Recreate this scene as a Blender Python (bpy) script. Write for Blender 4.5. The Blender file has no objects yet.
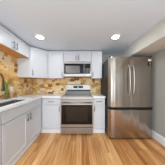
import bpy, bmesh, math, random
from mathutils import Vector, Matrix
C = bpy.context.scene.collection
S = bpy.context.scene
# ---------------------------------------------------------------- camera
cd = bpy.data.cameras.new('camera'); cam = bpy.data.objects.new('camera', cd); C.objects.link(cam)
cam.location = (0, 0, 1.2); cam.rotation_euler = (math.pi/2, 0, 0)
cd.sensor_width = 36; cd.lens = 82/165*36; cd.shift_x = 0.006; cd.shift_y = 0.012; cd.clip_start = .02
S.camera = cam
# ---------------------------------------------------------------- light, exposure
w = bpy.data.worlds.new('world'); S.world = w; w.use_nodes = True
w.node_tree.nodes['Background'].inputs[0].default_value = (.82, .91, 1, 1)
w.node_tree.nodes['Background'].inputs[1].default_value = 2.2
def area(name, loc, rot, sx, sy, e, col=(1, 1, 1), shape='RECTANGLE'):
    l = bpy.data.lights.new(name, 'AREA'); l.shape = shape; l.size = sx; l.size_y = sy; l.energy = e; l.color = col
    o = bpy.data.objects.new(name, l); C.objects.link(o); o.location = loc; o.rotation_euler = rot; return o
# added fill lamp, unseen, in an assumed opening at the room's rear
area('fill_rear', (0.0, -2.72, 0.95), (math.radians(112), 0, 0), 2.7, 1.7, 30, (.83, .92, 1))
# added uplight, unseen, to brighten the ceiling from behind the camera
area('fill_uplight', (0.5, -1.0, 1.0), (math.radians(180), 0, 0), 1.6, 1.2, 23, (.80, .91, 1))
DOWN_E, REAR_E = 2.0, 10
S.view_settings.view_transform = 'Standard'; S.view_settings.look = 'None'
S.view_settings.gamma = 1; S.view_settings.use_curve_mapping = False
S.view_settings.exposure = 0.22
# ---------------------------------------------------------------- dimensions
XW, XR, YB, YR, ZC = -1.56, 1.62, 2.60, -2.7, 2.15
XF = -.96            # left base door face
XU = -1.245          # left upper door face
YF, YU = 1.985, 2.265  # back base / upper door faces
# ---------------------------------------------------------------- materials
def lin(c):
    return tuple(((v/255)/12.92 if v/255 <= .04045 else ((v/255+.055)/1.055)**2.4) for v in c) + (1,)
def mat(name, rgb, rough=.5, metal=0, **kw):
    m = bpy.data.materials.new(name); m.use_nodes = True
    b = m.node_tree.nodes['Principled BSDF']
    b.inputs['Base Color'].default_value = lin(rgb); b.inputs['Roughness'].default_value = rough
    b.inputs['Metallic'].default_value = metal
    for k, v in kw.items(): b.inputs[k.replace('_', ' ')].default_value = v
    return m
def nd(m, t, **kw):
    n = m.node_tree.nodes.new(t)
    for k, v in kw.items(): setattr(n, k, v)
    return n
def ln(m, a, b): m.node_tree.links.new(a, b)
def math_node(m, op, a, b=None):
    n = nd(m, 'ShaderNodeMath', operation=op)
    for i, v in enumerate((a, b)):
        if v is None: continue
        if isinstance(v, (int, float)): n.inputs[i].default_value = v
        else: ln(m, v, n.inputs[i])
    return n.outputs[0]
def speckle(m, scale, amount, stretch=(1, 1, 1), bump=0):
    """multiply the base colour by a soft noise, optional bump"""
    b = m.node_tree.nodes['Principled BSDF']
    tc = nd(m, 'ShaderNodeTexCoord'); mp = nd(m, 'ShaderNodeMapping'); mp.inputs['Scale'].default_value = stretch
    no = nd(m, 'ShaderNodeTexNoise'); no.inputs['Scale'].default_value = scale; no.inputs['Detail'].default_value = 4
    ln(m, tc.outputs['Object'], mp.inputs[0]); ln(m, mp.outputs[0], no.inputs['Vector'])
    hs = nd(m, 'ShaderNodeHueSaturation'); hs.inputs['Color'].default_value = b.inputs['Base Color'].default_value
    mr = nd(m, 'ShaderNodeMapRange'); mr.inputs[1].default_value = .3; mr.inputs[2].default_value = .7
    mr.inputs[3].default_value = 1-amount; mr.inputs[4].default_value = 1+amount
    ln(m, no.outputs[0], mr.inputs[0]); ln(m, mr.outputs[0], hs.inputs['Value']); ln(m, hs.outputs[0], b.inputs['Base Color'])
    if bump:
        bp = nd(m, 'ShaderNodeBump'); bp.inputs['Strength'].default_value = bump; bp.inputs['Distance'].default_value = .002
        ln(m, no.outputs[0], bp.inputs['Height']); ln(m, bp.outputs[0], b.inputs['Normal'])
    return m
M = {}
M['wall'] = speckle(mat('wall_paint', (172, 174, 170), .75), 60, .01, bump=.05)
M['ceiling'] = speckle(mat('ceiling_paint', (222, 234, 247), .85), 40, .008, bump=.05)
M['soffit'] = mat('soffit_paint', (214, 213, 207), .8)
M['white_trim'] = mat('white_trim_paint', (236, 238, 241), .4)
M['cab'] = speckle(mat('white_cabinet_paint', (208, 212, 217), .35), 8, .006)
M['quartz'] = speckle(mat('white_quartz', (238, 245, 253), .22), 90, .02)
M['raw_wood'] = speckle(mat('unfinished_wood', (206, 146, 78), .6), 12, .12, (1, 12, 12))
M['nickel'] = mat('brushed_nickel', (150, 150, 150), .3, 1)
M['handle_steel'] = mat('polished_handle_steel', (190, 187, 182), .3, 1)
M['bronze'] = mat('dark_faucet_metal', (84, 76, 70), .25, 1)
M['steel'] = speckle(mat('brushed_steel', (170, 161, 152), .24, 1), 30, .025, (20, 20, .4), .03)
_b = M['steel'].node_tree.nodes['Principled BSDF']; _m = M['steel']      # slight ripples along the tall sheet metal
_tc = nd(_m, 'ShaderNodeTexCoord'); _mp = nd(_m, 'ShaderNodeMapping'); _mp.inputs['Scale'].default_value = (9, 9, .35); _mp.inputs['Location'].default_value = (2.3, 0, 0)
_no = nd(_m, 'ShaderNodeTexNoise'); _no.inputs['Scale'].default_value = 1; _no.inputs['Detail'].default_value = 1.5
_bp = nd(_m, 'ShaderNodeBump'); _bp.inputs['Strength'].default_value = 1; _bp.inputs['Distance'].default_value = .012
ln(_m, _tc.outputs['Object'], _mp.inputs[0]); ln(_m, _mp.outputs[0], _no.inputs['Vector']); ln(_m, _no.outputs[0], _bp.inputs['Height'])
_old = _b.inputs['Normal'].links[0].from_node; ln(_m, _bp.outputs[0], _old.inputs['Normal'])
M['steel_h'] = speckle(mat('brushed_steel_horizontal', (168, 162, 157), .40, 1), 30, .025, (.4, 20, 20), .03)
M['sink_steel'] = mat('sink_steel', (150, 140, 126), .4, .7)
M['fridge_side'] = mat('fridge_side_grey', (44, 45, 47), .5)
M['black_glass'] = mat('black_glass', (7, 6, 5), .06, IOR=1.38)
M['brown_glass'] = mat('brown_glass', (40, 29, 20), .08, IOR=1.38)
M['mw_screen'] = mat('microwave_mesh_window', (104, 104, 102), .22)
M['black'] = mat('black_plastic', (16, 16, 17), .4)
M['dark_gap'] = mat('shadow_gap_black', (8, 8, 8), .8)
M['display'] = mat('display_glass', (8, 10, 14), .1)
M['grey_plastic'] = mat('grey_plastic', (150, 151, 153), .4)
M['leaf'] = speckle(mat('leaf_green', (134, 156, 50), .45), 25, .3)
M['ceramic'] = mat('white_ceramic', (238, 234, 232), .25)
M['tan'] = mat('tan_ceramic', (206, 172, 126), .3)
M['gold'] = mat('gold_print', (206, 168, 70), .5)
M['sticker_black'] = mat('sticker_black', (12, 11, 10), .85, Specular_IOR_Level=.1)
M['sticker_white'] = mat('sticker_white', (242, 232, 236), .5)
M['grout'] = speckle(mat('grout', (206, 180, 142), .9), 60, .05)
m = mat('vase_glass', (214, 208, 170), .05); m.node_tree.nodes['Principled BSDF'].inputs['Transmission Weight'].default_value = .85; M['glass'] = m
m = mat('lamp_lens', (255, 255, 255), .4); b = m.node_tree.nodes['Principled BSDF']
b.inputs['Emission Color'].default_value = (1, .985, .96, 1); b.inputs['Emission Strength'].default_value = 30; M['lens'] = m
m = mat('clock_digits', (120, 190, 220), .4); b = m.node_tree.nodes['Principled BSDF']
b.inputs['Emission Color'].default_value = (.3, .7, 1, 1); b.inputs['Emission Strength'].default_value = .5; M['digits'] = m
# travertine tiles: colour of each tile from a face attribute, mottled by noise
m = mat('travertine_tile', (214, 180, 134), .5); b = m.node_tree.nodes['Principled BSDF']
at = nd(m, 'ShaderNodeAttribute', attribute_name='tile_tone')
cr = nd(m, 'ShaderNodeValToRGB'); e = cr.color_ramp
stops = [(0, (124, 74, 32)), (.10, (160, 102, 46)), (.24, (202, 148, 76)), (.42, (230, 182, 108)), (.62, (241, 205, 140)), (.82, (248, 223, 174)), (1, (246, 232, 204))]
e.elements[0].position = 0; e.elements[0].color = lin(stops[0][1]); e.elements[1].position = 1; e.elements[1].color = lin(stops[-1][1])
for p, c in stops[1:-1]:
    q = e.elements.new(p); q.color = lin(c)
tc = nd(m, 'ShaderNodeTexCoord'); no = nd(m, 'ShaderNodeTexNoise'); no.inputs['Scale'].default_value = 34; no.inputs['Detail'].default_value = 5
ln(m, tc.outputs['Object'], no.inputs['Vector'])
v = math_node(m, 'ADD', at.outputs['Fac'], math_node(m, 'MULTIPLY', math_node(m, 'SUBTRACT', no.outputs[0], .5), .55))
ln(m, v, cr.inputs[0]); ln(m, cr.outputs[0], b.inputs['Base Color'])
bp = nd(m, 'ShaderNodeBump'); bp.inputs['Strength'].default_value = .25; bp.inputs['Distance'].default_value = .003
ln(m, no.outputs[0], bp.inputs['Height']); ln(m, bp.outputs[0], b.inputs['Normal'])
M['tile'] = m
# oak plank floor
m = mat('oak_planks', (200, 150, 95), .38); b = m.node_tree.nodes['Principled BSDF']
tc = nd(m, 'ShaderNodeTexCoord'); sp = nd(m, 'ShaderNodeSeparateXYZ'); ln(m, tc.outputs['Object'], sp.inputs[0])
PW, PL = .125, 1.2
px = math_node(m, 'DIVIDE', sp.outputs[0], PW); ix = math_node(m, 'FLOOR', px)
wn = nd(m, 'ShaderNodeTexWhiteNoise', noise_dimensions='1D'); ln(m, ix, wn.inputs['W'])
py = math_node(m, 'ADD', math_node(m, 'DIVIDE', sp.outputs[1], PL), math_node(m, 'MULTIPLY', wn.outputs[0], 7.3)); iy = math_node(m, 'FLOOR', py)
cb = nd(m, 'ShaderNodeCombineXYZ'); ln(m, ix, cb.inputs[0]); ln(m, iy, cb.inputs[1])
w2 = nd(m, 'ShaderNodeTexWhiteNoise', noise_dimensions='2D'); ln(m, cb.outputs[0], w2.inputs['Vector'])
off = nd(m, 'ShaderNodeVectorMath', operation='MULTIPLY_ADD'); ln(m, w2.outputs['Color'], off.inputs[0]); off.inputs[1].default_value = (20, 20, 20); ln(m, tc.outputs['Object'], off.inputs[2])
mp = nd(m, 'ShaderNodeMapping'); mp.inputs['Scale'].default_value = (16, 1.1, 1); ln(m, off.outputs[0], mp.inputs[0])
n1 = nd(m, 'ShaderNodeTexNoise'); n1.inputs['Scale'].default_value = 1.6; n1.inputs['Detail'].default_value = 6; n1.inputs['Distortion'].default_value = .6; ln(m, mp.outputs[0], n1.inputs['Vector'])
v = math_node(m, 'ADD', math_node(m, 'MULTIPLY', w2.outputs['Value'], .55), math_node(m, 'MULTIPLY', math_node(m, 'SUBTRACT', n1.outputs[0], .335), 1.35))
cr = nd(m, 'ShaderNodeValToRGB'); e = cr.color_ramp
e.elements[0].position = .08; e.elements[0].color = lin((150, 94, 48)); e.elements[1].position = .95; e.elements[1].color = lin((238, 194, 140))
for p, c in ((.36, (190, 130, 73)), (.6, (211, 156, 96)), (.78, (224, 173, 114))): q = e.elements.new(p); q.color = lin(c)
ln(m, v, cr.inputs[0])
fx = math_node(m, 'FRACT', px); gx = math_node(m, 'MINIMUM', fx, math_node(m, 'SUBTRACT', 1, fx))
fy = math_node(m, 'FRACT', py); gy = math_node(m, 'MULTIPLY', math_node(m, 'MINIMUM', fy, math_node(m, 'SUBTRACT', 1, fy)), PL/PW)
g = math_node(m, 'MINIMUM', gx, gy)
mr = nd(m, 'ShaderNodeMapRange'); mr.inputs[1].default_value = .006; mr.inputs[2].default_value = .022; mr.inputs[3].default_value = .6; mr.inputs[4].default_value = 1; ln(m, g, mr.inputs[0])
mx = nd(m, 'ShaderNodeMix', data_type='RGBA', blend_type='MULTIPLY'); mx.inputs[0].default_value = 1; ln(m, cr.outputs[0], mx.inputs[6]); ln(m, mr.outputs[0], mx.inputs[7])
ln(m, mx.outputs[2], b.inputs['Base Color'])
M['floor'] = m
# ---------------------------------------------------------------- helpers
def bm_new(): return bmesh.new()
def box(bm, x0, x1, y0, y1, z0, z1):
    vs = [bm.verts.new(p) for p in ((x0,y0,z0),(x1,y0,z0),(x1,y1,z0),(x0,y1,z0),(x0,y0,z1),(x1,y0,z1),(x1,y1,z1),(x0,y1,z1))]
    for f in ((0,3,2,1),(4,5,6,7),(0,1,5,4),(1,2,6,5),(2,3,7,6),(3,0,4,7)): bm.faces.new([vs[i] for i in f])
    return bm
def B(*a): return box(bm_new(), *a)
def prism(bm, pts, z0, z1, ax='z'):
    """extrude a polygon; ax z: (x,y) pts; ax y: (x,z) pts; ax x: (y,z) pts"""
    f = {'z': lambda a, b, c: (a, b, c), 'y': lambda a, b, c: (a, c, b), 'x': lambda a, b, c: (c, a, b)}[ax]
    lo = [bm.verts.new(f(a, b, z0)) for a, b in pts]; hi = [bm.verts.new(f(a, b, z1)) for a, b in pts]
    n = len(pts)
    bm.faces.new(lo); bm.faces.new(hi)
    for i in range(n): bm.faces.new((lo[i], lo[(i+1) % n], hi[(i+1) % n], hi[i]))
    return bm
def tube(bm, pts, r, seg=10, caps=True):
    pts = [Vector(p) for p in pts]; rs = r if isinstance(r, (list, tuple)) else [r]*len(pts)
    rings = []; ref = None
    for i, p in enumerate(pts):
        t = (pts[min(i+1, len(pts)-1)] - pts[max(i-1, 0)]).normalized()
        if ref is None: ref = Vector((0, 0, 1)) if abs(t.z) < .9 else Vector((1, 0, 0))
        u = (ref - t*ref.dot(t)).normalized(); ref = u; v = t.cross(u)
        rings.append([bm.verts.new(p + rs[i]*(math.cos(a)*u + math.sin(a)*v)) for a in (2*math.pi*k/seg for k in range(seg))])
    for a, b in zip(rings, rings[1:]):
        for k in range(seg): bm.faces.new((a[k], a[(k+1) % seg], b[(k+1) % seg], b[k]))
    if caps: bm.faces.new(rings[0]); bm.faces.new(rings[-1])
    return bm
def lathe(bm, prof, cx, cy, seg=24, axis='z'):
    rings = []
    for r, z in prof:
        rings.append([bm.verts.new((cx+r*math.cos(a), cy+r*math.sin(a), z) if axis == 'z' else (cx+r*math.cos(a), z, cy+r*math.sin(a))) for a in (2*math.pi*k/seg for k in range(seg))])
    for a, b in zip(rings, rings[1:]):
        for k in range(seg): bm.faces.new((a[k], a[(k+1) % seg], b[(k+1) % seg], b[k]))
    bm.faces.new(rings[0]); bm.faces.new(rings[-1]); return bm
def root_of(o):
    while o.parent: o = o.parent
    return o
def obj(name, bm, m, parent=None, bevel=0, smooth=False, label=None):
    if parent: bmesh.ops.translate(bm, verts=bm.verts, vec=-Vector(root_of(parent).location))
    bmesh.ops.recalc_face_normals(bm, faces=bm.faces)
    me = bpy.data.meshes.new(name); bm.to_mesh(me); bm.free(); me.materials.append(M[m])
    if smooth:
        for p in me.polygons: p.use_smooth = True
    o = bpy.data.objects.new(name, me); C.objects.link(o)
    if parent: o.parent = parent
    if bevel:
        md = o.modifiers.new('bevel', 'BEVEL'); md.width = bevel; md.segments = 2; md.limit_method = 'ANGLE'; md.angle_limit = math.radians(35)
    if label: o['label'] = label
    return o
def thing(name, label, cat, loc, group=None):
    o = bpy.data.objects.new(name, None); C.objects.link(o); o.location = loc; o.empty_display_size = .1
    return tag(o, label, cat, group)
def tag(o, label, cat, group=None):
    o['label'] = label; o['category'] = cat
    if group: o['group'] = group
    return o
def struct(name, bm, m, bevel=0, parent=None, smooth=False):
    o = obj(name, bm, m, parent, bevel, smooth)
    if not parent: o['kind'] = 'structure'
    return o
def grid_slab(xs, ys, solid, z0, z1):
    bm = bm_new(); nx, ny = len(xs)-1, len(ys)-1
    V = {}
    def v(i, j, z):
        if (i, j, z) not in V: V[(i, j, z)] = bm.verts.new((xs[i], ys[j], z))
        return V[(i, j, z)]
    S_ = lambda i, j: 0 <= i < nx and 0 <= j < ny and solid(i, j)
    for i in range(nx):
        for j in range(ny):
            if not S_(i, j): continue
            for z in (z0, z1): bm.faces.new((v(i,j,z), v(i+1,j,z), v(i+1,j+1,z), v(i,j+1,z)))
            for di, dj, a, b_ in ((-1,0,(i,j),(i,j+1)), (1,0,(i+1,j),(i+1,j+1)), (0,-1,(i,j),(i+1,j)), (0,1,(i,j+1),(i+1,j+1))):
                if not S_(i+di, j+dj): bm.faces.new((v(*a,z0), v(*b_,z0), v(*b_,z1), v(*a,z1)))
    return bm
# panels on arbitrary vertical faces: origin o (lower corner), u along the width, n outward
class Face:
    def __init__(s, o, u): s.o = Vector(o); s.u = Vector(u).normalized(); s.n = Vector((s.u.y, -s.u.x, 0))
    def p(s, a, d, z): return s.o + s.u*a + s.n*d + Vector((0, 0, z))
def slab(bm, F, a0, a1, z0, z1, d0, d1):
    vs = [bm.verts.new(F.p(a, d, z)) for a, d, z in ((a0,d0,z0),(a1,d0,z0),(a1,d1,z0),(a0,d1,z0),(a0,d0,z1),(a1,d0,z1),(a1,d1,z1),(a0,d1,z1))]
    for f in ((0,3,2,1),(4,5,6,7),(0,1,5,4),(1,2,6,5),(2,3,7,6),(3,0,4,7)): bm.faces.new([vs[i] for i in f])
    return bm
def shaker(F, a0, a1, z0, z1, t=.02, rail=.057, dep=.007):
    bm = bm_new()
    r = lambda i, d: [bm.verts.new(F.p(a, d, z)) for a, z in ((a0+i, z0+i), (a1-i, z0+i), (a1-i, z1-i), (a0+i, z1-i))]
    L = [r(0, 0), r(0, t-.0015), r(.0015, t), r(rail, t), r(rail+.004, t-dep)]
    bm.faces.new(L[0]); bm.faces.new(L[-1])
    for A, B_ in zip(L, L[1:]):
        for k in range(4): bm.faces.new((A[k], A[(k+1) % 4], B_[(k+1) % 4], B_[k]))
    return bm
def pull(F, a, z, length=.128, vertical=True, d0=.02):
    bm = bm_new(); h = length/2; o = .03
    q = (lambda s, d: F.p(a, d, z+s)) if vertical else (lambda s, d: F.p(a+s, d, z))
    tube(bm, [q(-h, d0+o), q(h, d0+o)], .0072, 10)
    for s in (-h*.75, h*.75): tube(bm, [q(s, d0), q(s, d0+o)], .005, 8)
    return bm
def door(root, F, a0, a1, z0, z1, hd=None, name='door', rail=.057, hl=.128):
    d = obj(name, shaker(F, a0+.003, a1-.003, z0+.003, z1-.003, rail=rail), 'cab', root)
    if hd: obj('handle', pull(F, hd[0], hd[1], hl, hd[2]), 'nickel', d, smooth=True, label='brushed nickel bar handle')
    return d
# ---------------------------------------------------------------- structure
struct('floor', B(XW-.1, XR+.1, YR-.1, YB+.1, -.1, 0), 'floor')
struct('ceiling', B(XW-.1, XR+.1, YR-.1, YB+.1, ZC, ZC+.1), 'ceiling')
struct('wall_back', B(XW-.1, XR+.1, YB, YB+.1, 0, ZC), 'wall')
struct('wall_left', B(XW-.1, XW, YR, YB, 0, ZC), 'wall')
struct('wall_right', B(XR, XR+.1, YR, YB, 0, ZC), 'wall')
bm = bm_new(); box(bm, XW-.1, -1.4, YR-.1, YR, 0, ZC); box(bm, 1.4, XR+.1, YR-.1, YR, 0, ZC); box(bm, -1.4, 1.4, YR-.1, YR, 2.1, ZC)
struct('wall_rear', bm, 'wall')
struct('trim_1', B(1.19, XR, YR, YB, 1.895, ZC), 'soffit', bevel=.004)      # boxed soffit along the right wall
def base_profile(x, s): return [(x, 0), (x-s*.018, 0), (x-s*.018, .125), (x-s*.012, .14), (x-s*.006, .158), (x, .16)]
struct('baseboard_right', prism(bm_new(), base_profile(XR, 1), YR, YB, 'y'), 'white_trim')
struct('baseboard_left', prism(bm_new(), base_profile(XW, -1), YR, .33, 'y'), 'white_trim')
struct('baseboard_back', prism(bm_new(), [(YB, 0), (YB-.018, 0), (YB-.018, .14), (YB, .16)], .6, XR-.02, 'x'), 'white_trim')
# ---------------------------------------------------------------- tiled backsplashes
def tile_field(name, W, H, place, seed, hole=None):
    """random ashlar packing of tumbled tiles; place(a, z, d) -> point"""
    rng = random.Random(seed); u = .041; nx, nz = int(math.ceil(W/u)), int(math.ceil(H/u))
    used = [[False]*nz for _ in range(nx)]; bm = bm_new(); lay = bm.loops.layers.float_color.new('tile_tone')
    sizes = [(2,2),(2,2),(4,2),(3,2),(4,2),(2,1),(1,1),(3,3),(2,1),(3,1)]
    for j in range(nz):
        for i in range(nx):
            if used[i][j]: continue
            opts = sizes[:]; rng.shuffle(opts); opts.append((1, 1))
            for w_, h_ in opts:
                if i+w_ <= nx and j+h_ <= nz and all(not used[i+p][j+q] for p in range(w_) for q in range(h_)): break
            for p in range(w_):
                for q in range(h_): used[i+p][j+q] = True
            a0, a1, z0, z1 = i*u, min((i+w_)*u, W), j*u, min((j+h_)*u, H)
            if a1-a0 < .012 or z1-z0 < .012: continue
            g = .0016; a0 += g; a1 -= g; z0 += g; z1 -= g; t = .007+rng.random()*.0015; c = .0025
            tone = min(1, max(0, rng.gauss(.58, .29)))
            lo = [bm.verts.new(place(a, z, .001)) for a, z in ((a0,z0),(a1,z0),(a1,z1),(a0,z1))]
            mi = [bm.verts.new(place(a, z, t-.0015)) for a, z in ((a0,z0),(a1,z0),(a1,z1),(a0,z1))]
            hi = [bm.verts.new(place(a, z, t)) for a, z in ((a0+c,z0+c),(a1-c,z0+c),(a1-c,z1-c),(a0+c,z1-c))]
            fs = [bm.faces.new(lo[::-1]), bm.faces.new(hi)]
            for A, B_ in ((lo, mi), (mi, hi)):
                for k in range(4): fs.append(bm.faces.new((A[k], A[(k+1) % 4], B_[(k+1) % 4], B_[k])))
            for f in fs:
                for l in f.loops: l[lay] = (tone, tone, tone, 1)
    return bm
t = thing('tile_backsplash', 'travertine mosaic backsplash on the left wall behind sink and faucet', 'backsplash', (XW, 1.2, .916))
obj('grout_bed', B(XW+.0005, XW+.0045, .30, YB-.001, .916, 1.845), 'grout', t, label='sandy grout')
obj('tiles', tile_field('t', YB-.012-.30, .927, lambda a, z, d: Vector((XW+.0035+d, YB-.012-a, .917+z)), 4), 'tile', t)
t = thing('tile_backsplash', 'travertine mosaic backsplash on the back wall behind the range', 'backsplash', (0, YB, .88))
obj('grout_bed', B(XW+.013, .70, YB-.0045, YB-.0005, .88, 1.42), 'grout', t, label='sandy grout')
obj('tiles', tile_field('t', .70-(XW+.013), .54, lambda a, z, d: Vector((XW+.013+a, YB-.0035-d, .88+z)), 11), 'tile', t)
# ---------------------------------------------------------------- base cabinets
TK = .107
LF = lambda y0: Face((XF-.02, y0, 0), (0, 1, 0))     # left run: faces +x
def check(F): return F.n
def toe(root, bm): obj('toe_kick', bm, 'white_trim', root)
# sink base on the left wall
y0, y1 = .985, 1.962
t = thing('base_cabinet', 'wide white sink base cabinet under the undermount sink', 'cabinet', ((XW+XF)/2, 1.45, 0))
# open-topped box so that the sink bowl hangs inside
for a, b_ in ((y0, y0+.018), (y1-.018, y1)): obj('side_panel', B(XW+.01, XF-.021, a, b_, TK, .868), 'cab', t)
obj('back_panel', B(XW+.01, XW+.02, y0+.019, y1-.019, TK, .868), 'cab', t); obj('bottom_panel', B(XW+.021, XF-.021, y0+.019, y1-.019, TK, TK+.018), 'cab', t)
obj('front_rail', B(XF-.04, XF-.021, y0+.019, y1-.019, .68, .868), 'cab', t)
toe(t, B(XW+.01, -1.0, y0, y1, 0, TK-.001))
F = LF(y0); Wd = y1-y0
d = obj('front_panel', shaker(F, .004, Wd-.002, .712, .864, rail=.03), 'cab', t)
door(t, F, .004, Wd/2, TK+.002, .706, (Wd/2-.035, .62, True)); door(t, F, Wd/2, Wd-.002, TK+.002, .706, (Wd/2+.035, .62, True))
# nearer cabinet of the same run
y0, y1 = .33, .983
t = thing('base_cabinet', 'white base cabinet left of the sink, cut off by the left edge of the photo', 'cabinet', ((XW+XF)/2, .65, 0))
obj('body', B(XW+.01, XF-.021, y0, y1, TK, .868), 'cab', t); toe(t, B(XW+.01, -1.0, y0, y1, 0, TK-.001))
F = LF(y0); Wd = y1-y0
door(t, F, .002, Wd-.004, .712, .864, (Wd/2, .79, False), 'drawer', .03); door(t, F, .002, Wd-.004, TK+.002, .706, (.05, .62, True))
# corner + back-left drawer cabinet
t = thing('base_cabinet', 'white corner base cabinet with one drawer and door left of the range', 'cabinet', (-1.0, 2.3, 0))
obj('body', B(XW+.01, -.497, YF+.021, YB-.01, TK, .868), 'cab', t)
toe(t, B(XW+.01, -.497, YF+.045, YB-.01, 0, TK-.001))
F = Face((XF, YF+.02, 0), (1, 0, 0)); Wd = .463
obj('filler', slab(bm_new(), F, .0, .02, TK, .868, .0, .017), 'cab', t)
door(t, F, .022, Wd-.002, .712, .864, (.235, .788, False), 'drawer', .03, .14); door(t, F, .022, Wd-.002, TK+.002, .706, (Wd-.035, .615, True))
# right of the range
t = thing('base_cabinet', 'narrow white base cabinet between range and refrigerator', 'cabinet', (.42, 2.3, 0))
obj('body', B(.279, .572, YF+.021, YB-.01, TK, .868), 'cab', t)
toe(t, B(.279, .572, YF+.045, YB-.01, 0, TK-.001))
F = Face((.279, YF+.02, 0), (1, 0, 0)); Wd = .293
door(t, F, .002, Wd-.002, .712, .864, (Wd/2, .788, False), 'drawer', .03, .14); door(t, F, .002, Wd-.002, TK+.002, .706, (.035, .615, True))
# ---------------------------------------------------------------- worktops
SX0, SX1, SY0, SY1 = -1.395, -1.035, 1.03, 1.73
xs = [XW+.0005, SX0, SX1, -.937, -.496]; ys = [.31, SY0, SY1, 1.962, YB-.0005]
def sol(i, j):
    if i == 1 and j == 1: return False
    return i < 3 or j == 3
xs[0] = XW+.014; ys[-1] = YB-.014
o = obj('countertop', grid_slab(xs, ys, sol, .876, .915), 'quartz', bevel=.004)
tag(o, 'white quartz countertop wrapping the left corner around the sink', 'countertop')
o = obj('countertop', B(.277, .577, 1.962, YB-.014, .876, .915), 'quartz', bevel=.004)
tag(o, 'short white quartz countertop between range and refrigerator', 'countertop')
# ---------------------------------------------------------------- sink
t = thing('sink', 'undermount stainless steel sink set in the left countertop', 'sink', ((SX0+SX1)/2, (SY0+SY1)/2, .875))
bm = bm_new(); z1, z0 = .8745, .68
def rr(x0, x1, y0, y1, r, z):
    out = []
    for cx, cy, s in ((x1-r, y1-r, 0), (x0+r, y1-r, 90), (x0+r, y0+r, 180), (x1-r, y0+r, 270)):
        for k in range(5):
            a = math.radians(s+k*22.5); out.append(bm.verts.new((cx+r*math.cos(a), cy+r*math.sin(a), z)))
    return out
R = [rr(SX0-.02, SX1+.02, SY0-.02, SY1+.02, .03, z1), rr(SX0-.003, SX1+.003, SY0-.003, SY1+.003, .02, z1), rr(SX0, SX1, SY0, SY1, .02, z0+.02), rr(SX0+.02, SX1-.02, SY0+.02, SY1-.02, .02, z0)]
R += [rr(SX0+.02, SX1-.02, SY0+.02, SY1-.02, .02, z0-.002), rr(SX0-.002, SX1+.002, SY0-.002, SY1+.002, .02, z0+.02), rr(SX0-.005, SX1+.005, SY0-.005, SY1+.005, .02, z1-.002), rr(SX0-.02, SX1+.02, SY0-.02, SY1+.02, .03, z1-.002)]
for A, B_ in zip(R, R[1:]+R[:1]):
    if A is R[3]: continue
    for k in range(20): bm.faces.new((A[k], A[(k+1) % 20], B_[(k+1) % 20], B_[k]))
bm.faces.new(R[3]); bm.faces.new(R[4])
obj('bowl', bm, 'sink_steel', t)
obj('drain', lathe(bm_new(), [(.05, z0+.0005), (.05, z0+.003), (.035, z0+.002), (.03, z0+.001)], -1.21, 1.33), 'nickel', t)
# ---------------------------------------------------------------- faucet
fx, fy = -1.46, 1.40
t = thing('faucet', 'dark metal gooseneck faucet behind the sink at left edge', 'faucet', (fx, fy, .916))
obj('base', lathe(bm_new(), [(.027, .9155), (.027, .925), (.02, .935), (.018, 1.0), (.014, 1.01)], fx, fy), 'bronze', t, smooth=True)
dx, dy, R_ = .80, -.35, .115; n = math.hypot(dx, dy); dx /= n; dy /= n
pts = [(fx, fy, 1.005), (fx, fy, 1.15)] + [(fx+dx*R_*(1-math.cos(a)), fy+dy*R_*(1-math.cos(a)), 1.26+R_*math.sin(a)) for a in (math.pi*k/12 for k in range(13))]
obj('neck', tube(bm_new(), pts, .0125, 12), 'bronze', t, smooth=True)
ex, ey = fx+dx*2*R_, fy+dy*2*R_
obj('spray_head', lathe(bm_new(), [(.0135, 1.262), (.016, 1.25), (.017, 1.17), (.021, 1.13), (.021, 1.10), (.016, 1.097)], ex, ey), 'bronze', t, smooth=True)
obj('lever', tube(bm_new(), [(fx+.015, fy+.0, .975), (fx+.05, fy+.012, .985), (fx+.10, fy+.03, 1.01)], [.009, .007, .005], 8), 'bronze', t, smooth=True)
# ---------------------------------------------------------------- plant in a glass vase
vx, vy = -1.47, 1.60
vx = -1.46
t = thing('potted_plant', 'upright green leaves in a small glass vase behind the sink', 'plant', (vx, vy, .916))
bm = bm_new(); lathe(bm, [(.027, .9155), (.032, .92), (.036, .99), (.030, 1.035), (.028, 1.035), (.033, .99), (.029, .925), (.005, .922)], vx, vy, 20)
obj('vase', bm, 'glass', t, smooth=True)
rng = random.Random(3)
for k in range(9):
    a = k*2.4; r0 = .008; lean = .02+.07*rng.random(); h = .10+.19*rng.random(); wd = .007+.003*rng.random()
    bm = bm_new(); prev = None
    base = Vector((vx+r0*math.cos(a), vy+r0*math.sin(a), .93)); out = Vector((math.cos(a), math.sin(a), 0)); lean = min(lean, .05) if out.x < 0 else lean; sd = Vector((-out.y, out.x, 0))
    top = 1.035+h; N = 8; L = []; 
    for i in range(N+1):
        s = i/N; c = base + out*lean*s*s + Vector((0, 0, (top-.93)*s)); ww = wd*(.35+1.1*s)*(1-s**4)+.0006; th = .0018*(1-s)+.0005
        L.append([bm.verts.new(p) for p in (c-sd*ww, c+out*th, c+sd*ww, c-out*th)])
    for A, B_ in zip(L, L[1:]):
        for q in range(4): bm.faces.new((A[q], A[(q+1) % 4], B_[(q+1) % 4], B_[q]))
    bm.faces.new(L[0]); bm.faces.new(L[-1])
    obj('leaf', bm, 'leaf', t, smooth=True)
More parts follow.
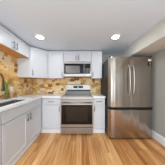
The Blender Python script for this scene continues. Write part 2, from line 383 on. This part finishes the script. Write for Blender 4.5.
# ---------------------------------------------------------------- soap bottle
bx_, by_ = -1.475, 1.72
t = thing('soap_bottle', 'small bottle, white above and tan below, beside the green plant', 'bottle', (bx_, by_, .916))
obj('bottle', lathe(bm_new(), [(.027, .9155), (.030, .92), (.030, 1.055), (.027, 1.056)], bx_, by_), 'tan', t, smooth=True)
obj('cap', lathe(bm_new(), [(.027, 1.0565), (.030, 1.058), (.029, 1.13), (.024, 1.145), (.012, 1.152), (.012, 1.16)], bx_, by_), 'ceramic', t, smooth=True, label='white upper part')
obj('pump', tube(tube(bm_new(), [(bx_, by_, 1.155), (bx_, by_, 1.185)], .006, 8), [(bx_-.004, by_, 1.185), (bx_+.035, by_-.008, 1.183)], .005, 8), 'nickel', t, smooth=True)
# ---------------------------------------------------------------- upper cabinets
def underside(root, bm): obj('underside', bm, 'raw_wood', root, label='unfinished orange wood underside')
ZU0, ZU1 = 1.37, 2.122
CX, CY = -.93, 1.985       # diagonal corner cabinet extents
# short cabinets above the sink
ya, yb = .63, CY-.006
for k, (a, b_) in enumerate(((-.07, .52), (.525, 1.982))):
    lab = ['short white upper cabinet at the far left above the sink run, out of frame', 'short two-door white upper cabinet above the sink'][k]
    if k == 0: continue
    y0 = 1.982-2*.465
    t = thing('wall_cabinet', 'short two-door white wall cabinet above the sink', 'cabinet', (XW, 1.5, 1.84))
    obj('body', B(XW+.002, XU-.021, y0, 1.979, 1.842, ZU1), 'cab', t)
    underside(t, B(XW+.004, XU-.023, y0+.002, 1.977, 1.836, 1.8415))
    F = Face((XU-.02, y0, 0), (0, 1, 0))
    door(t, F, .002, .465, 1.833, ZU1, (.43, 1.915, True), rail=.05); door(t, F, .465, .928, 1.833, ZU1, (.50, 1.915, True), rail=.05)
t = thing('wall_cabinet', 'short white wall cabinet nearest the camera at the left edge', 'cabinet', (XW, .7, 1.84))
obj('body', B(XW+.002, XU-.021, .40, y0-.003, 1.842, ZU1), 'cab', t)
underside(t, B(XW+.004, XU-.023, .402, y0-.005, 1.836, 1.8415))
F = Face((XU-.02, .40, 0), (0, 1, 0)); door(t, F, .002, y0-.403, 1.833, ZU1, (.05, 1.915, True), rail=.05)
# diagonal corner cabinet
t = thing('wall_cabinet', 'tall diagonal white corner wall cabinet above the corner countertop', 'cabinet', (XW, YB, ZU0))
A0 = Vector((XU-.015, CY, 0)); A1 = Vector((CX, YU+.015, 0))
poly = [(XW+.014, CY), (A0.x, A0.y), (A1.x, A1.y), (A1.x, YB-.014), (XW+.014, YB-.014)]
obj('body', prism(bm_new(), poly, ZU0+.006, ZU1, 'z'), 'cab', t)
underside(t, prism(bm_new(), [(p[0]*.998-.002, p[1]*.999+.001) if 0 else p for p in poly], ZU0, ZU0+.0055, 'z'))
u = (A1-A0); Wd = u.length; F = Face((A0.x, A0.y, 0), u)
F.o += F.n*.0005
door(t, F, .014, Wd-.022, ZU0-.002, ZU1, (.06, ZU0+.12, True))
# back wall, left of the microwave
t = thing('wall_cabinet', 'white single-door wall cabinet left of the microwave', 'cabinet', (-.7, YB, ZU0))
obj('body', B(CX+.002, -.500, YU+.021, YB-.014, ZU0+.006, ZU1), 'cab', t)
underside(t, B(CX+.004, -.502, YU+.023, YB-.014, ZU0, ZU0+.0055))
F = Face((CX+.002, YU+.02, 0), (1, 0, 0)); Wd = -.500-CX-.002
door(t, F, .014, Wd-.002, ZU0-.002, ZU1, (Wd-.035, ZU0+.11, True))
# above the microwave
t = thing('wall_cabinet', 'short two-door white wall cabinet above the microwave', 'cabinet', (-.115, YB, 1.83))
obj('body', B(-.497, .267, YU+.021, YB-.002, 1.832, ZU1), 'cab', t)
F = Face((-.497, YU+.02, 0), (1, 0, 0))
door(t, F, .002, .382, 1.832, ZU1, (.345, 1.93, True), rail=.05); door(t, F, .382, .762, 1.832, ZU1, (.419, 1.93, True), rail=.05)
# right of the microwave
t = thing('wall_cabinet', 'narrow white wall cabinet between microwave and refrigerator', 'cabinet', (.42, YB, ZU0))
obj('body', B(.270, .570, YU+.021, YB-.014, ZU0+.006, ZU1), 'cab', t)
underside(t, B(.272, .568, YU+.023, YB-.014, ZU0, ZU0+.0055))
F = Face((.270, YU+.02, 0), (1, 0, 0))
door(t, F, .002, .298, ZU0-.002, ZU1, (.04, ZU0+.11, True))
# ---------------------------------------------------------------- microwave
MX0, MX1, MY = -.493, .264, 2.215
t = thing('microwave', 'stainless over-the-range microwave with dark window under the short cabinet', 'microwave', (-.115, YB, 1.41))
obj('body', B(MX0, MX1, MY+.03, YB-.014, 1.415, 1.829), 'steel_h', t, .003)
F = Face((MX0, MY+.03, 0), (1, 0, 0)); W_ = MX1-MX0
obj('vent_strip', slab(bm_new(), F, 0, W_, 1.766, 1.829, .0005, .028), 'steel_h', t, .004)
dr = obj('door', slab(bm_new(), F, .0, .575, 1.416, 1.764, .0005, .03), 'steel_h', t, .004)
obj('glass', slab(bm_new(), F, .022, .572, 1.487, 1.760, .0305, .032), 'black_glass', dr, label='black glass door front')
obj('window', slab(bm_new(), F, .06, .45, 1.51, 1.705, .0322, .0328), 'mw_screen', dr, label='grey mesh window')
obj('handle', tube(tube(tube(bm_new(), [F.p(.545, .065, 1.50), F.p(.545, .065, 1.745)], .009, 10), [F.p(.545, .0325, 1.52), F.p(.545, .065, 1.52)], .006, 8), [F.p(.545, .0325, 1.725), F.p(.545, .065, 1.725)], .006, 8), 'nickel', dr, smooth=True)
cp = obj('control_panel', slab(bm_new(), F, .579, W_, 1.416, 1.764, .0005, .03), 'steel_h', t, .004)
obj('panel_glass', slab(bm_new(), F, .585, W_-.02, 1.487, 1.760, .0305, .032), 'black_glass', cp)
bm = bm_new()
for r in range(5):
    for c in range(3): slab(bm, F, .603+c*.043, .628+c*.043, 1.505+r*.03, 1.518+r*.03, .0322, .0328)
obj('buttons', bm, 'grey_plastic', cp)
obj('display', slab(bm_new(), F, .605, .72, 1.69, 1.735, .0322, .033), 'display', cp)
# ---------------------------------------------------------------- range
RX0, RX1, RY = -.490, .270, 1.925
t = thing('range', 'stainless steel freestanding electric range with black glass oven door', 'oven', (-.11, 2.25, 0))
obj('body', B(RX0+.003, RX1-.003, RY+.045, YB-.03, .035, .90), 'fridge_side', t)
for x in (RX0+.05, RX1-.05):
    for y in (RY+.1, YB-.1): obj('foot', lathe(bm_new(), [(.018, .0), (.018, .034)], x, y, 12), 'black', t)
ck = obj('cooktop', B(RX0+.004, RX1-.004, RY+.03, YB-.10, .9005, .913), 'black_glass', t, .002)
obj('cooktop_frame', B(RX0, RX1, RY+.0, RY+.029, .898, .916), 'steel_h', t, .003)
for x, y, r in ((-.30, 2.10, .10), (.08, 2.10, .08), (-.30, 2.36, .075), (.08, 2.36, .10)):
    bm = bm_new()
    for rr_ in (r,):
        n = 40; Ls = [[bm.verts.new((x+q*math.cos(2*math.pi*k/n), y+q*math.sin(2*math.pi*k/n), z)) for k in range(n)] for q, z in ((rr_, .9131), (rr_, .9135), (rr_-.003, .9135), (rr_-.003, .9131))]
        for A, B_ in zip(Ls, Ls[1:]+Ls[:1]):
            for k in range(n): bm.faces.new((A[k], A[(k+1) % n], B_[(k+1) % n], B_[k]))
    obj('burner_ring', bm, 'grey_plastic', ck)
# front: top rail, door, drawer
F = Face((RX0, RY+.045, 0), (1, 0, 0)); W_ = RX1-RX0
obj('front_rail', slab(bm_new(), F, 0, W_, .842, .897, .0005, .04), 'steel_h', t, .004)
dr = obj('oven_door', slab(bm_new(), F, 0, W_, .190, .830, .0005, .045), 'steel_h', t, .004)
obj('glass', slab(bm_new(), F, .016, W_-.016, .262, .722, .0455, .047), 'black_glass', dr, label='black glass oven window')
obj('inner_window', slab(bm_new(), F, .13, W_-.13, .33, .665, .0472, .0478), 'brown_glass', dr, label='brownish see-through centre of the oven window')
bm = bm_new(); tube(bm, [F.p(.03, .095, .778), F.p(W_-.03, .095, .778)], .0135, 12)
for a in (.07, W_-.07): tube(bm, [F.p(a, .0455, .778), F.p(a, .095, .778)], .009, 8)
obj('handle', bm, 'steel_h', dr, smooth=True)
obj('storage_drawer', slab(bm_new(), F, 0, W_, .038, .172, .0005, .042), 'steel_h', t, .004)
# backguard with sloping face
bg = obj('backguard', prism(bm_new(), [(YB-.099, .9005), (YB-.115, 1.04), (YB-.100, 1.19), (YB-.03, 1.20), (YB-.03, .9005)], RX0, RX1, 'x'), 'steel_h', t, .004)
def bgp(x, z, d):      # point on the sloped face
    s = (z-1.04)/(1.19-1.04); y = YB-.115+.015*s
    return Vector((x, y-d*.995, z+d*.10))
def bgbox(x0, x1, z0, z1, d0, d1):
    bm = bm_new(); vs = [bm.verts.new(bgp(x, z, d)) for x, d, z in ((x0,d0,z0),(x1,d0,z0),(x1,d1,z0),(x0,d1,z0),(x0,d0,z1),(x1,d0,z1),(x1,d1,z1),(x0,d1,z1))]
    for f in ((0,3,2,1),(4,5,6,7),(0,1,5,4),(1,2,6,5),(2,3,7,6),(3,0,4,7)): bm.faces.new([vs[i] for i in f])
    return bm
dp = obj('display', bgbox(-.25, .045, 1.085, 1.16, .0005, .004), 'display', bg, label='black glass clock display')
obj('clock_digits', bgbox(-.135, -.085, 1.11, 1.13, .0042, .0048), 'digits', dp)
for x in (-.42, -.315, .10, .20):
    obj('knob', tube(tube(bm_new(), [bgp(x, 1.11, .0005), bgp(x, 1.11, .012)], .029, 20), [bgp(x, 1.11, .0125), bgp(x, 1.11, .034)], [.023, .02], 20), 'nickel', bg, label='metal knob')
obj('vent', B(RX0+.06, RX1-.005, YB-.128, YB-.1165, .995, 1.045), 'black', bg, label='black vent strip')
# ---------------------------------------------------------------- refrigerator
FX0, FX1, FY = .590, 1.562, 1.763
fc = (FX0+FX1)/2
t = thing('refrigerator', 'tall stainless french door refrigerator in the right corner', 'refrigerator', (fc, 2.2, 0))
obj('body', B(FX0+.006, FX1-.006, FY+.075, YB-.06, .03, 1.785), 'fridge_side', t, .004, label='dark grey cabinet body')
obj('kick_grille', B(FX0+.02, FX1-.02, FY+.05, FY+.074, .008, .044), 'black', t, label='black kick grille')
for x in (FX0+.08, FX1-.08):
    for y in (FY+.13, YB-.15): obj('foot', lathe(bm_new(), [(.02, 0), (.02, .029)], x, y, 12), 'black', t)
SPL = 1.062
def fy_at(x):
    s = abs(x-fc)/((FX1-FX0)/2)
    c, hw = ((FX0+SPL)/2, (SPL-FX0)/2) if x < SPL else ((FX1+SPL)/2, (FX1-SPL)/2)
    q = (x-c)/hw
    return FY + .010*q*q + (.0 if s < .82 else .05*((s-.82)/.18)**2)
def fpanel(x0, x1, z0, z1, yb):
    n = 18; pts = [(x0+(x1-x0)*i/n, fy_at(x0+(x1-x0)*i/n)) for i in range(n+1)]
    return prism(bm_new(), pts + [(x1, yb), (x0, yb)], z0, z1, 'z')
yb_ = FY+.074
for a, b_, s in ((FX0, SPL-.002, -1), (SPL+.002, FX1, 1)):
    d = obj('door', fpanel(a, b_, .708, 1.80, yb_), 'steel', t, .003)
    hx = SPL+s*.042; hy = fy_at(hx)
    N = 14; pts = []
    for i in range(N+1):
        q = i/N; z = .955+(1.605-.955)*q; bow = math.sin(math.pi*q)**.6
        pts.append((hx+s*.002+s*.0*bow, hy-.012-.048*bow, z))
    pts = [(hx+s*.002, hy, .95)] + pts + [(hx+s*.002, hy, 1.61)]
    obj('handle', tube(bm_new(), pts, .0125, 10), 'handle_steel', d, smooth=True, label='long curved steel handle')
    if s > 0:
        pass
dw = obj('freezer_drawer', fpanel(FX0, FX1, .045, .650, yb_), 'steel', t, .003)
obj('grip_recess', B(FX0+.012, FX1-.012, FY+.03, yb_, .651, .707), 'dark_gap', dw, label='black recessed grip band')
obj('hinge_cover', B(FX0+.03, FX0+.16, FY+.03, FY+.15, 1.801, 1.82), 'black', t)
obj('hinge_cover', B(FX1-.16, FX1-.03, FY+.03, FY+.15, 1.801, 1.82), 'black', t)
# sticker on the right-hand door: black square with gold print, pinkish white band above
sx0, sx1 = 1.43, 1.525
def stick(x0, x1, z0, z1, d):
    bm = bm_new(); n = 6; V = []
    for i in range(n+1):
        x = x0+(x1-x0)*i/n; y = fy_at(x)
        V.append([bm.verts.new((x, y-d0, z)) for z in (z0, z1) for d0 in (d, d+.0006)])
    for A, B_ in zip(V, V[1:]):
        for p, q in ((0, 2), (2, 3), (3, 1), (1, 0)): bm.faces.new((A[p], A[q], B_[q], B_[p]))
    for A in (V[0], V[-1]): bm.faces.new((A[0], A[2], A[3], A[1]))
    return bm
k = thing('sticker', 'small black and gold sticker on the upper right refrigerator door', 'sticker', ((sx0+sx1)/2, FY+.02, 1.6))
obj('label_card', stick(sx0, sx1, 1.59, 1.70, .0006), 'sticker_black', k)
obj('header_band', stick(sx0+.004, sx1-.004, 1.701, 1.745, .0006), 'sticker_white', k)
e = obj('gold_emblem', stick(sx0+.034, sx1-.034, 1.63, 1.662, .0014), 'gold', k)
obj('gold_rule', stick(sx0+.008, sx1-.008, 1.680, 1.686, .0014), 'gold', k); obj('gold_rule', stick(sx0+.008, sx1-.008, 1.600, 1.606, .0014), 'gold', k)
# ---------------------------------------------------------------- ceiling downlights
def downlight(x, y, label, en=REAR_E):
    t = thing('recessed_light', label, 'ceiling light', (x, y, ZC), 'recessed ceiling lights')
    n = 32; bm = bm_new(); prof = [(.105, ZC-.0005), (.105, ZC-.004), (.088, ZC-.010), (.052, ZC-.004), (.052, ZC-.0005)]
    Ls = [[bm.verts.new((x+r*math.cos(2*math.pi*k/n), y+r*math.sin(2*math.pi*k/n), z)) for k in range(n)] for r, z in prof]
    for A, B_ in zip(Ls, Ls[1:]+Ls[:1]):
        for k in range(n): bm.faces.new((A[k], A[(k+1) % n], B_[(k+1) % n], B_[k]))
    obj('trim_ring', bm, 'white_trim', t, smooth=True)
    obj('lens', lathe(bm_new(), [(.05, ZC-.001), (.05, ZC-.010), (.04, ZC-.018), (.02, ZC-.022)], x, y, 24), 'lens', t, smooth=True)
    l = bpy.data.lights.new('lamp', 'AREA'); l.shape = 'DISK'; l.size = .08; l.energy = en; l.color = (.95, .97, 1)
    o = bpy.data.objects.new('lamp', l); C.objects.link(o); o.parent = t; o.location = (0, 0, -.034)
downlight(-.83, 1.64, 'recessed ceiling light on the left, above the sink side', DOWN_E)
downlight(.68, 1.64, 'recessed ceiling light on the right, in front of the refrigerator', DOWN_E)
downlight(-.83, -.1, 'recessed ceiling light behind the camera, left'); downlight(.68, -.1, 'recessed ceiling light behind the camera, right')
downlight(-.83, -1.7, 'recessed ceiling light at the rear of the room, left'); downlight(.68, -1.7, 'recessed ceiling light at the rear of the room, right')
